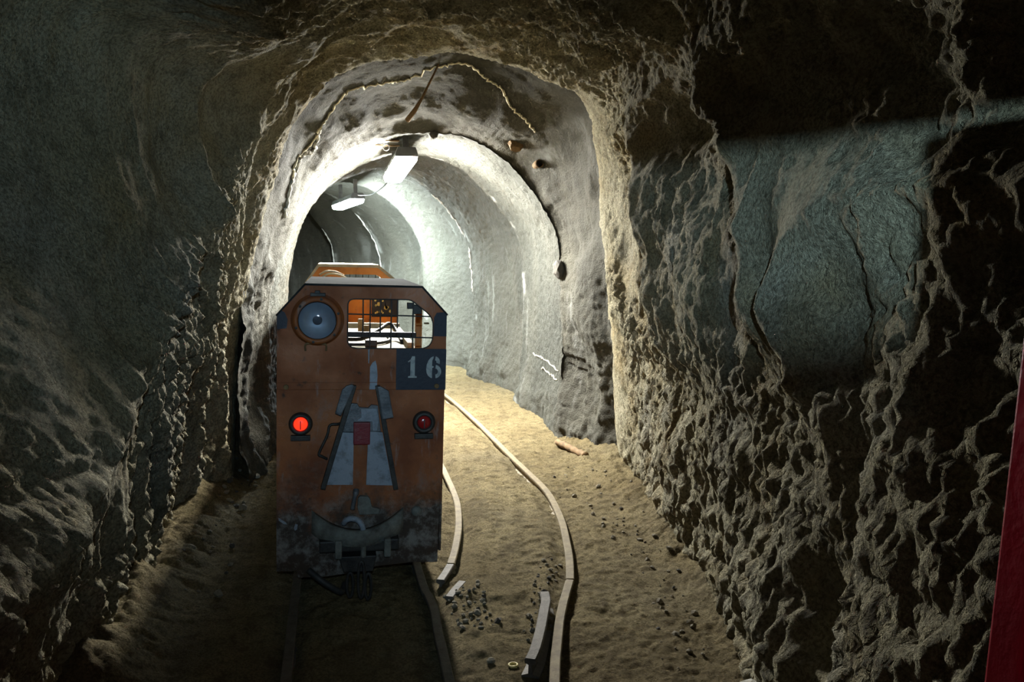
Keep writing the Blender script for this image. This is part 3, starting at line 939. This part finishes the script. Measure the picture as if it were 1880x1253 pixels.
    hd = tube(catmull([(-.125, -.01, 1.104), (-.141, -.035, 1.104), (-.185, -.04, 1.098), (-.200, -.04, 1.038), (-.245, -.04, .935), (-.228, -.035, .915), (-.200, -.01, .893)], 4), .008, 7)
    obj('handle', hd, 'dull', root, True)
    # buffer: a curved cast lip proud of the plate with the coupling pocket behind it
    b = bmesh.new()
    n = 24
    sect = []
    for k in range(n + 1):
        t = k / n
        x = -.285 + .535 * t
        q = math.sin(math.pi * t)
        zt = .582 - .092 * q ** 0.8
        zb = .440 - .050 * q ** 0.7
        yf = .0 - .13 * q ** 0.8
        sect.append([b.verts.new(c) for c in ((x, yf - .012, zt), (x, yf + .035, zt + .004), (x, yf + .035, zb), (x, yf - .012, zb + .01))])
    for a, c in zip(sect, sect[1:]):
        for i in range(4):
            b.faces.new((a[i], a[(i + 1) % 4], c[(i + 1) % 4], c[i]))
    b.faces.new(sect[0])
    b.faces.new(sect[-1])
    bf = obj('buffer', b, 'cast', root, True)
    obj('buffer_pocket', box(-.24, .22, -.11, .008, .36, .43, .01), 'dull', bf)
    obj('pocket_lug', box(-.15, -.11, -.14, .0, .33, .44, .01), 'cast', bf)
    obj('pocket_lug', box(.13, .17, -.14, .0, .33, .44, .01), 'cast', bf)
    obj('pin', tube([(.012, -.125, .40), (.012, -.125, .335)], .016, 8), 'cast', bf)
    hk = tube(catmull([(-.10, -.05, .515), (-.088, -.085, .545), (-.055, -.10, .558), (-.018, -.105, .545), (.004, -.11, .515), (.010, -.105, .485)], 5), .017, 8)
    obj('hook', hk, 'scrape', root, True)
    obj('hook_bracket', prism([(-.022, .60), (-.020, .655), (-.008, .668), (.04, .664), (.052, .645), (.062, .60), (.11, .585), (.10, .555), (-.01, .555)], -.03, .008, None, .005), 'cast', root)
    obj('latch', tube(catmull([(-.030, -.02, .705), (-.034, -.035, .685), (-.044, -.035, .64), (-.052, -.03, .592)], 4), [.018] * 5 + [.013] * 8, 8), 'gunmetal', root, True)
    obj('bolt', lathe_y([(0, -.022), (.026, -.018), (.031, -.006), (.031, .008)], .328, .558, 20), 'cast', root, True)
    for q in ([(-.473, .545), (-.43, .515), (-.424, .503), (-.445, .508), (-.472, .530)], [(-.378, .505), (-.364, .50), (-.368, .472), (-.380, .464), (-.386, .48)]):
        obj('scrape', prism(q, .0035, .0065), 'scrape', root)
    # chain hanging from the pocket
    for j, (x, z0, z1) in enumerate(((-.062, .235, .085), (.002, .30, .075), (.043, .225, .065))):
        y = -.10
        lk = [(x + .018 * math.cos(t), y, (z0 + z1) / 2 + (z0 - z1) / 2 * math.sin(t)) for t in [2 * math.pi * k / 20 for k in range(20)]]
        obj('chain_link', tube(lk, .010, 6, closed=True), 'dull', root, True)
    obj('coupling_bar', prism([(-.13, .33), (.09, .33), (.07, .235), (-.10, .235)], -.10, .01, None, .006), 'dull', root)
    # brake hose low on the left
    obj('hose', tube(catmull([(-.30, -.02, .23), (-.24, -.06, .19), (-.17, -.07, .14), (-.11, -.05, .10), (-.09, .02, .12)], 5), .02, 8), 'rubber', root, True)
    # frame, wheels and the low body behind the cab
    obj('main_frame', box(-.42, .42, .06, 3.25, .26, .36, .01), 'dull', root)
    body = box(-.46, .46, 1.40, 3.75, .34, 1.355, .01)
    obj('battery_box', body, 'orange2', root)
    obj('deck_lid', box(-.465, .465, 1.42, 3.76, 1.355, 1.368, .004), 'cream', root)
    for y in (2.92,):
        obj('deck_frame', box(-.44, .44, y, y + .06, 1.40, 1.45, .004), 'cream', root)
    for x in (-.44, .39):
        obj('deck_frame', box(x, x + .05, 1.50, 3.22, 1.368, 1.42, .004), 'cream', root)
    for (x, y, h) in ((.075, 2.72, .14), (.11, 2.45, .105)):
        obj('deck_post', tube([(x, y, 1.365), (x, y, 1.365 + h)], .028, 12), 'rust', root)
    obj('deck_hose', tube(catmull([(-.20, 2.0, 1.40), (.05, 1.95, 1.40), (.20, 2.1, 1.46), (.30, 2.3, 1.50), (.36, 2.2, 1.44), (.38, 1.9, 1.385)], 6), .016, 8), 'rubber', root, True)
    obj('deck_hose', tube(catmull([(-.30, 1.62, 1.40), (0, 1.66, 1.385), (.15, 1.75, 1.385), (.28, 2.0, 1.385), (.30, 2.5, 1.385)], 6), .013, 8), 'rubber', root, True)
    dj = box(.07, .16, 1.52, 1.60, 1.368, 1.435, .008)
    obj('junction_box', dj, 'dull', root)
    for y in (.55, 2.5):
        for s in (-1, 1):
            wb = bmesh.new()
            bmesh.ops.create_cone(wb, cap_ends=True, segments=28, radius1=.21, radius2=.21, depth=.06)
            bmesh.ops.rotate(wb, verts=wb.verts, cent=(0, 0, 0), matrix=Matrix.Rotation(R(90), 3, 'Y'))
            bmesh.ops.translate(wb, verts=wb.verts, vec=(.37 * s - .02, y, .275))
            obj('wheel', wb, 'dull', root)
    return root

locomotive_16()

def locomotive_back():
    root = empty('mine_locomotive', (0.152, 9.05, -.176), (0, R(1.2), 0))
    root.scale = (1.06, 1, 1.084)
    tag(root, 'second orange locomotive with a cream dusted roof, behind the front one', 'locomotive', 'mine locomotives in line')
    up = [(-.46, .25), (-.46, 1.80), (-.335, 1.955), (.25, 1.955), (.46, 1.80), (.46, .25)]
    win = rounded([(-.09, 1.885), (-.09, 1.76), (.34, 1.76), (.34, 1.80), (.25, 1.885)], [.03, .03, .03, .03, .03])
    obj('front_plate', plate_with_hole(up, win, 0, .02), 'orange2', root)
    ro = [(-.485, 1.785), (-.345, 1.985), (.258, 1.985), (.478, 1.81), (.462, 1.79), (.248, 1.957), (-.335, 1.957), (-.465, 1.775)]
    obj('cab_roof', prism(ro, -.06, 1.3), 'cream', root)
    for x in (-.03, .03, .10, .16, .23, .29):
        obj('grille_bar', tube([(x, .03, 1.75), (x, .03, 1.89)], .004, 6), 'rubber', root)
    obj('grille_bar', tube([(-.10, .034, 1.825), (.35, .034, 1.825)], .004, 6), 'rubber', root)
    pn = obj('number_panel', prism([(.19, 1.735), (.455, 1.735), (.455, 1.46), (.19, 1.46)], -.006, .001), 'navy', root)
    for k in range(14):
        x, zz = .22 + random.random() * .2, 1.49 + random.random() * .16
        s = .008 + random.random() * .014
        obj('paint_fleck', prism([(x - s, zz - s * .5), (x, zz - s), (x + s, zz), (x + s * .4, zz + s), (x - s * .7, zz + s * .8)], -.009, -.005), 'brass', pn)
    obj('maker_mark', prism([(-.06, 1.672), (.0, 1.678), (.02, 1.665), (-.03, 1.652), (-.055, 1.66)], -.004, .001), 'rust', root)
    obj('seam_strip', box(-.46, .46, -.012, .0, 1.735, 1.765, .003), 'cream', root)
    obj('cab_side', box(-.46, -.446, .02, 1.3, .3, 1.795), 'orange2', root)
    obj('cab_side', box(.446, .46, .02, 1.3, .3, 1.4), 'orange2', root)
    obj('cab_pillar', box(.41, .46, 1.24, 1.3, 1.4, 1.81), 'orange2', root)
    obj('rear_wall', box(-.446, .446, 1.28, 1.3, .3, 1.40), 'orange2', root)
    obj('battery_box', box(-.44, .44, 1.3, 2.9, .34, 1.36, .01), 'orange2', root)
    obj('main_frame', box(-.40, .40, .05, 2.9, .26, .34), 'dull', root)
    cab = tube(catmull([(-.33, -.08, 1.88), (-.26, -.10, 1.915), (-.17, -.10, 1.91), (-.09, -.09, 1.875)], 6), .011, 7)
    obj('cable', cab, 'cream', root, True)
    cab = tube(catmull([(-.30, -.08, 1.86), (-.24, -.11, 1.89), (-.15, -.11, 1.885), (-.06, -.09, 1.85)], 6), .011, 7)
    obj('cable', cab, 'cream', root, True)
    for y in (.5, 2.2):
        for s in (-1, 1):
            wb = bmesh.new()
            bmesh.ops.create_cone(wb, cap_ends=True, segments=24, radius1=.21, radius2=.21, depth=.06)
            bmesh.ops.rotate(wb, verts=wb.verts, cent=(0, 0, 0), matrix=Matrix.Rotation(R(90), 3, 'Y'))
            bmesh.ops.translate(wb, verts=wb.verts, vec=(.36 * s, y, .43))
            obj('wheel', wb, 'dull', root)
    return root

locomotive_back()

# ------------------------------------------------------------------ tunnel lamps
def tunnel_lamp(near, far, label, straps, tube_mat='tube'):
    near, far = Vector(near), Vector(far)
    d = far - near
    L = d.length
    root = empty('ceiling_light', near, (math.asin(d.z / L), 0, -math.atan2(d.x, d.y)))
    tag(root, label, 'lamp', 'fluorescent lamps under the tunnel crown')
    hw = .125
    obj('housing', prism([(-hw * .8, .085), (hw * .8, .085), (hw, .03), (hw, .0), (-hw, .0), (-hw, .03)], 0, L, None, .004), 'lampgrey', root)
    df = bmesh.new()
    prism([(-hw + .004, .0), (hw - .004, .0), (hw - .010, -.045), (hw - .04, -.075), (-hw + .04, -.075), (-hw + .010, -.045)], .004, L - .004, df)
    obj('diffuser', df, tube_mat, root)
    obj('end_cap', prism([(-hw * .8, .10), (hw * .8, .10), (hw, .03), (hw, -.004), (-hw, -.004), (-hw, .03)], -.03, .004, None, .004), 'lampgrey', root)
    for y, h in straps:
        obj('strap', box(-.035, .035, y - .012, y + .012, .08, .08 + h, .002), 'galv', root)
    for y in (L * .2, L * .5, L * .8):
        for s in (-1, 1):
            obj('clip', box(s * hw - .006, s * hw + .006, y - .012, y + .012, -.012, .02), 'galv', root)
    return root

tunnel_lamp((.815, 9.32, 3.17), (.765, 10.72, 3.075), 'lit fluorescent lamp on a strap just inside the tunnel mouth', ((.06, .22), (1.2, .30)))
tunnel_lamp((.43, 14.9, 3.06), (.10, 16.15, 3.00), 'smaller looking lit lamp farther in where the tunnel bends', ((.12, .28), (1.1, .3)), 'tube_cool')

# cable between the lamps
cb = tube(catmull([(.76, 10.76, 3.10), (.70, 11.8, 3.03), (.60, 13.2, 3.02), (.50, 14.3, 3.08), (.44, 14.84, 3.12)], 6), .008, 6)
simple_thing('power_cable', cb, 'rubber', 'thin dark power cable slung between the two tunnel lamps', 'cable', smooth=True)

# mounting bars and small iron things at the crown
mb = empty('ceiling_bracket', (.62, 9.35, 3.3))
tag(mb, 'flat iron bracket with two bars on the crown left of the lamp strap', 'bracket')
obj('bar', box(-.20, .12, -.02, .02, .035, .05, .002), 'rust', mb)
obj('bar', box(-.22, .14, .18, .22, .005, .02, .002), 'rust', mb)
obj('plate', box(-.20, .12, .0, .2, .045, .055, .002), 'galv', mb)
obj('ring', tube([(-.02 + .035 * math.cos(2 * math.pi * k / 18), .10, -.02 + .035 * math.sin(2 * math.pi * k / 18)) for k in range(18)], .005, 6, closed=True), 'galv', mb, True)

def rock_lump(name, loc, size, mat, label, cat='stone', group=None, seed=0, me_name=None):
    rnd = random.Random(seed)
    b = bmesh.new()
    bmesh.ops.create_icosphere(b, subdivisions=2, radius=1)
    for v in b.verts:
        n = math.sin(v.co.x * 3.1 + seed) * math.cos(v.co.y * 2.7 + seed * 2) * .16 + rnd.uniform(-.10, .10)
        v.co *= 1 + n
        v.co.x *= size[0]
        v.co.y *= size[1]
        v.co.z *= size[2]
    o = obj(name, b, mat)
    o.location = loc
    return tag(o, label, cat, group)

rock_lump('timber_wedge', (1.085, 9.03, 3.375), (.05, .06, .055), 'darkstone', 'dark lump stuck under the crown right of the lamp strap', 'lump', seed=3)

# lime seam running over the collar, and the bright streak beside it
def seam(pts, wid, mat, name, label, proud=.006):
    cs = catmull([(x, 0, zz) for x, zz in pts], 10)
    out, rads = [], []
    for k, q in enumerate(cs):
        q2 = (q.x + .004 * math.sin(k * 1.7), q.z + .005 * math.cos(k * 2.3))
        c, n = on_collar(*q2)
        out.append(c + n * proud * .3)
        rads.append(wid * (.6 + .5 * abs(math.sin(k * .9 + 1)) + .25 * math.sin(k * 2.9)))
    o = obj(name, tube(out, rads, 6), mat, o_collar, True)
    o['label'] = label
    return o

# (x,z) on the collar taken where the seam runs over it
def collar_from_view(pts, ydepth=8.4):
    """seam points are given at one depth; slide each along its line of sight from the mouth's middle to the collar"""
    C = np.array([0, 0, 2.09])
    out = []
    for x, zz in pts:
        d = np.array([x, ydepth, zz]) - C
        ts = PC - C
        tl = (ts @ d) / (d @ d)
        dist = np.linalg.norm(ts - tl[:, :, None] * d, axis=2)
        i, j = np.unravel_index(np.argmin(dist), dist.shape)
        out.append((PC[i, j, 0], PC[i, j, 2]))
    return out
SEAM = collar_from_view([(-.39, 2.79), (-.32, 3.03), (-.17, 3.2), (-.06, 3.4), (.13, 3.64), (.26, 3.71), (.53, 3.78), (.73, 3.81), (1.06, 3.95), (1.35, 4.0), (1.53, 3.87), (1.71, 3.77), (1.80, 3.61), (1.95, 3.48), (2.07, 3.35)])
seam(SEAM, .013, 'lime', 'lime_seam', 'pale lime seam arching across the dark collar')
S2 = collar_from_view([(-.47, 2.45), (-.40, 2.75), (-.33, 2.95), (-.27, 3.06), (-.19, 3.09), (-.10, 3.32)])
seam(S2, .02, 'white', 'lime_streak', 'bright white lime streak on the left of the collar')

c, n = on_collar(2.17, 3.06)
ps = empty('pipe_stub', c, (0, 0, 0))
tag(ps, 'short rusty pipe end let into the collar upper right', 'pipe')
obj('pipe', lathe_y([(.045, .10), (.045, -.07), (.036, -.07), (.036, .08)], 0, 0, 20), 'rust', ps, True)
obj('plug', lathe_y([(0, -.0), (.036, -.0)], 0, 0, 20), 'rubber', ps)
c, n = on_collar(1.93, 3.26)
sp_ = rock_lump('rust_scab', c, (.10, .05, .08), 'rust', 'rusty brown crust below the end of the lime seam', 'crust', seed=11)
c, n = on_collar(2.50, 1.92)
rock_lump('rock_stub', c + n * .02, (.07, .09, .10), 'darkstone', 'dark block sticking out of the right side of the collar', 'block', seed=5)
rd = tube([(1.05, 7.86, 3.96), (.97, 7.9, 3.80), (.85, 7.97, 3.56), (.79, 8.02, 3.46), (.72, 8.1, 3.37)], [.008, .009, .012, .022, .026], 8)
simple_thing('roof_bolt', rd, 'rust', 'long thin roof bolt slanting down from the crown over the collar', 'bolt', smooth=True)

# chalky arcs on the lining foot, right side
def on_lining(x, y, zz):
    d = (PL[:, :, 0] - x) ** 2 + (PL[:, :, 1] - y) ** 2 + (PL[:, :, 2] - zz) ** 2
    i, j = np.unravel_index(np.argmin(d), d.shape)
    return Vector(PL[i, j])
wall_t = bpy.data.objects['wall_tunnel']
for pts in ([(2.5, 10.45, .77), (2.5, 10.0, .79), (2.5, 9.6, .775), (2.5, 9.08, .735)], [(2.5, 9.9, .655), (2.5, 9.5, .65), (2.5, 9.12, .62)]):
    cs = [on_lining(*q) + Vector((-.004, 0, 0)) for q in catmull(pts, 8)]
    k = obj('scratch_mark', tube(cs, [.006 + .003 * math.sin(i * 1.3) for i in range(len(cs))], 5), 'lime', wall_t)
    k['label'] = 'white arc scraped on the lining foot'
for s0, u0, u1 in ((4.58, .60, .70), (4.58, .72, .80), (8.98, .62, .80), (11.08, .66, .82)):
    i = int(np.argmin(abs(ss - s0)))
    js = np.linspace(int(u0 * nu), int(u1 * nu), 26).astype(int)
    cs = [Vector(PL[i, j]) for j in js]
    k = obj('lime_patch', tube(cs, [.008 + .022 * abs(math.sin(i_ * 1.1 + s0)) * abs(math.sin(i_ * .37)) for i_ in range(len(cs))], 5), 'white', wall_t)
    k['label'] = 'white lime along a ring joint'

# ------------------------------------------------------------------ loose things on the floor
lg = tube(catmull([(2.33, 8.42, .05), (2.37, 8.2, .055), (2.41, 7.98, .05), (2.45, 7.78, .05)], 5), [.035 + .006 * math.sin(i * 2.2) for i in range(16)], 9)
simple_thing('muddy_pipe', lg, 'rust', 'mud caked length of pipe lying at the foot of the collar', 'pipe', smooth=True)
cap = empty('bottle_cap', (.849, 3.89, floor_z(.849, 3.89)))
tag(cap, 'small yellow ring shaped cap on the floor between the near rails', 'cap')
obj('rim', tube([(.022 * math.cos(2 * math.pi * k / 18), .022 * math.sin(2 * math.pi * k / 18), .012) for k in range(18)], .006, 6, closed=True), 'brass', cap, True)
obj('base', box(-.018, .018, -.018, .018, 0, .008, .003), 'brass', cap)
rock_lump('pebble', (.745, 3.95, floor_z(.745, 3.95) + .012), (.022, .018, .015), 'stone', 'single grey pebble left of the yellow cap', seed=21)
rock_lump('stone', (1.86, 3.30, floor_z(1.86, 3.30) + .03), (.09, .07, .07), 'palestone', 'pale flat stone at the bottom edge near the right wall', seed=22)
rock_lump('pebble', (-.748, 7.77, floor_z(-.748, 7.77) + .015), (.03, .025, .025), 'palestone', 'white pebble lying in the shadow left of the locomotive', seed=23)

protos = []
for k in range(5):
    b = bmesh.new()
    bmesh.ops.create_icosphere(b, subdivisions=1, radius=1)
    rnd = random.Random(40 + k)
    for v in b.verts:
        v.co *= 1 + rnd.uniform(-.28, .2)
        v.co.z *= .7
    me = bpy.data.meshes.new('stone')
    b.to_mesh(me)
    b.free()
    me.materials.append(M['darkstone' if k == 4 else 'stone'])
    protos.append(me)
rnd = random.Random(99)
def scatter(n, fn, label, group, smin, smax):
    done_ = []
    for k in range(n):
        x, y = fn()
        for _ in range(40):
            if all((x - a) ** 2 + (y - b_) ** 2 > (2.1 * smax) ** 2 * .5 for a, b_ in done_):
                break
            x, y = fn()
        done_.append((x, y))
        s = smin + (smax - smin) * rnd.random() ** 2
        o = bpy.data.objects.new('stone', rnd.choice(protos))
        COL.objects.link(o)
        o.scale = (s, s * rnd.uniform(.7, 1.1), s * rnd.uniform(.7, 1))
        o.rotation_euler = (rnd.uniform(-.3, .3), rnd.uniform(-.3, .3), rnd.uniform(0, 6.28))
        o.location = (x, y, floor_z(x, y) + s * .35)
        tag(o, label, 'stone', group)
def f_right():
    y = rnd.uniform(3.6, 7.6)
    x0 = np.interp(y, [3.5, 4.4, 5.3, 6.7, 7.9], [1.65, 1.85, 2.0, 2.1, 2.15])
    return x0 + rnd.gauss(.06, .13), y
scatter(90, f_right, 'loose stone strewn along the foot of the right wall', 'loose stones along the right wall', .008, .030)
def f_switch():
    return rnd.uniform(.62, .86), rnd.uniform(4.3, 4.85)
scatter(45, f_switch, 'ballast stone packed beside the wing rail of the switch', 'ballast stones at the switch', .010, .028)
def f_check():
    y = rnd.uniform(4.1, 5.2)
    return np.interp(y, [4.1, 4.6, 5.2], [1.02, 1.18, 1.42]) + rnd.uniform(-.08, .06), y
scatter(40, f_check, 'ballast stone packed beside the short check rail', 'ballast stones at the check rail', .010, .024)
def f_left():
    y = rnd.uniform(5.0, 8.4)
    return rnd.uniform(-1.05, -.72), y
scatter(40, f_left, 'loose stone in the rubble at the foot of the left wall', 'loose stones along the left wall', .015, .05)

# ------------------------------------------------------------------ the carriage the picture is taken from
cr = empty('visitor_carriage', (0, 0, 0))
tag(cr, 'dark red upright and side panel of the visitor carriage at the right edge', 'carriage')
pb = bmesh.new()
prism([(.737, .30), (.81, .30), (.93, 2.44), (.857, 2.44)], .80, .85, pb, .004)
obj('post', pb, 'carriage_red', cr)
obj('side_panel', box(.895, .915, -1.4, .80, .30, 2.44), 'carriage_maroon', cr)
obj('roof', box(-.03, .98, -1.5, .5, 2.44, 2.475, .004), 'carriage_red', cr)  # unseen half roof, its edges placed to shape the lamp's patch
obj('deck', box(-.45, .90, -1.5, .90, .24, .30), 'dull', cr)
obj('added_baffle', box(.055, .34, -.16, -.145, 2.08, 2.355), 'lampgrey', cr)  # unseen plate added to keep the lamp off the lower right wall
obj('lamp_housing', box(-.06, .06, -.47, -.425, 2.36, 2.44, .006), 'lampgrey', cr)
for x in (-.26, .50):
    for y in (-1.0, .5):
        wb = bmesh.new()
        bmesh.ops.create_cone(wb, cap_ends=True, segments=20, radius1=.13, radius2=.13, depth=.05)
        bmesh.ops.rotate(wb, verts=wb.verts, cent=(0, 0, 0), matrix=Matrix.Rotation(R(90), 3, 'Y'))
        bmesh.ops.translate(wb, verts=wb.verts, vec=(x, y, .12))
        obj('wheel', wb, 'dull', cr)
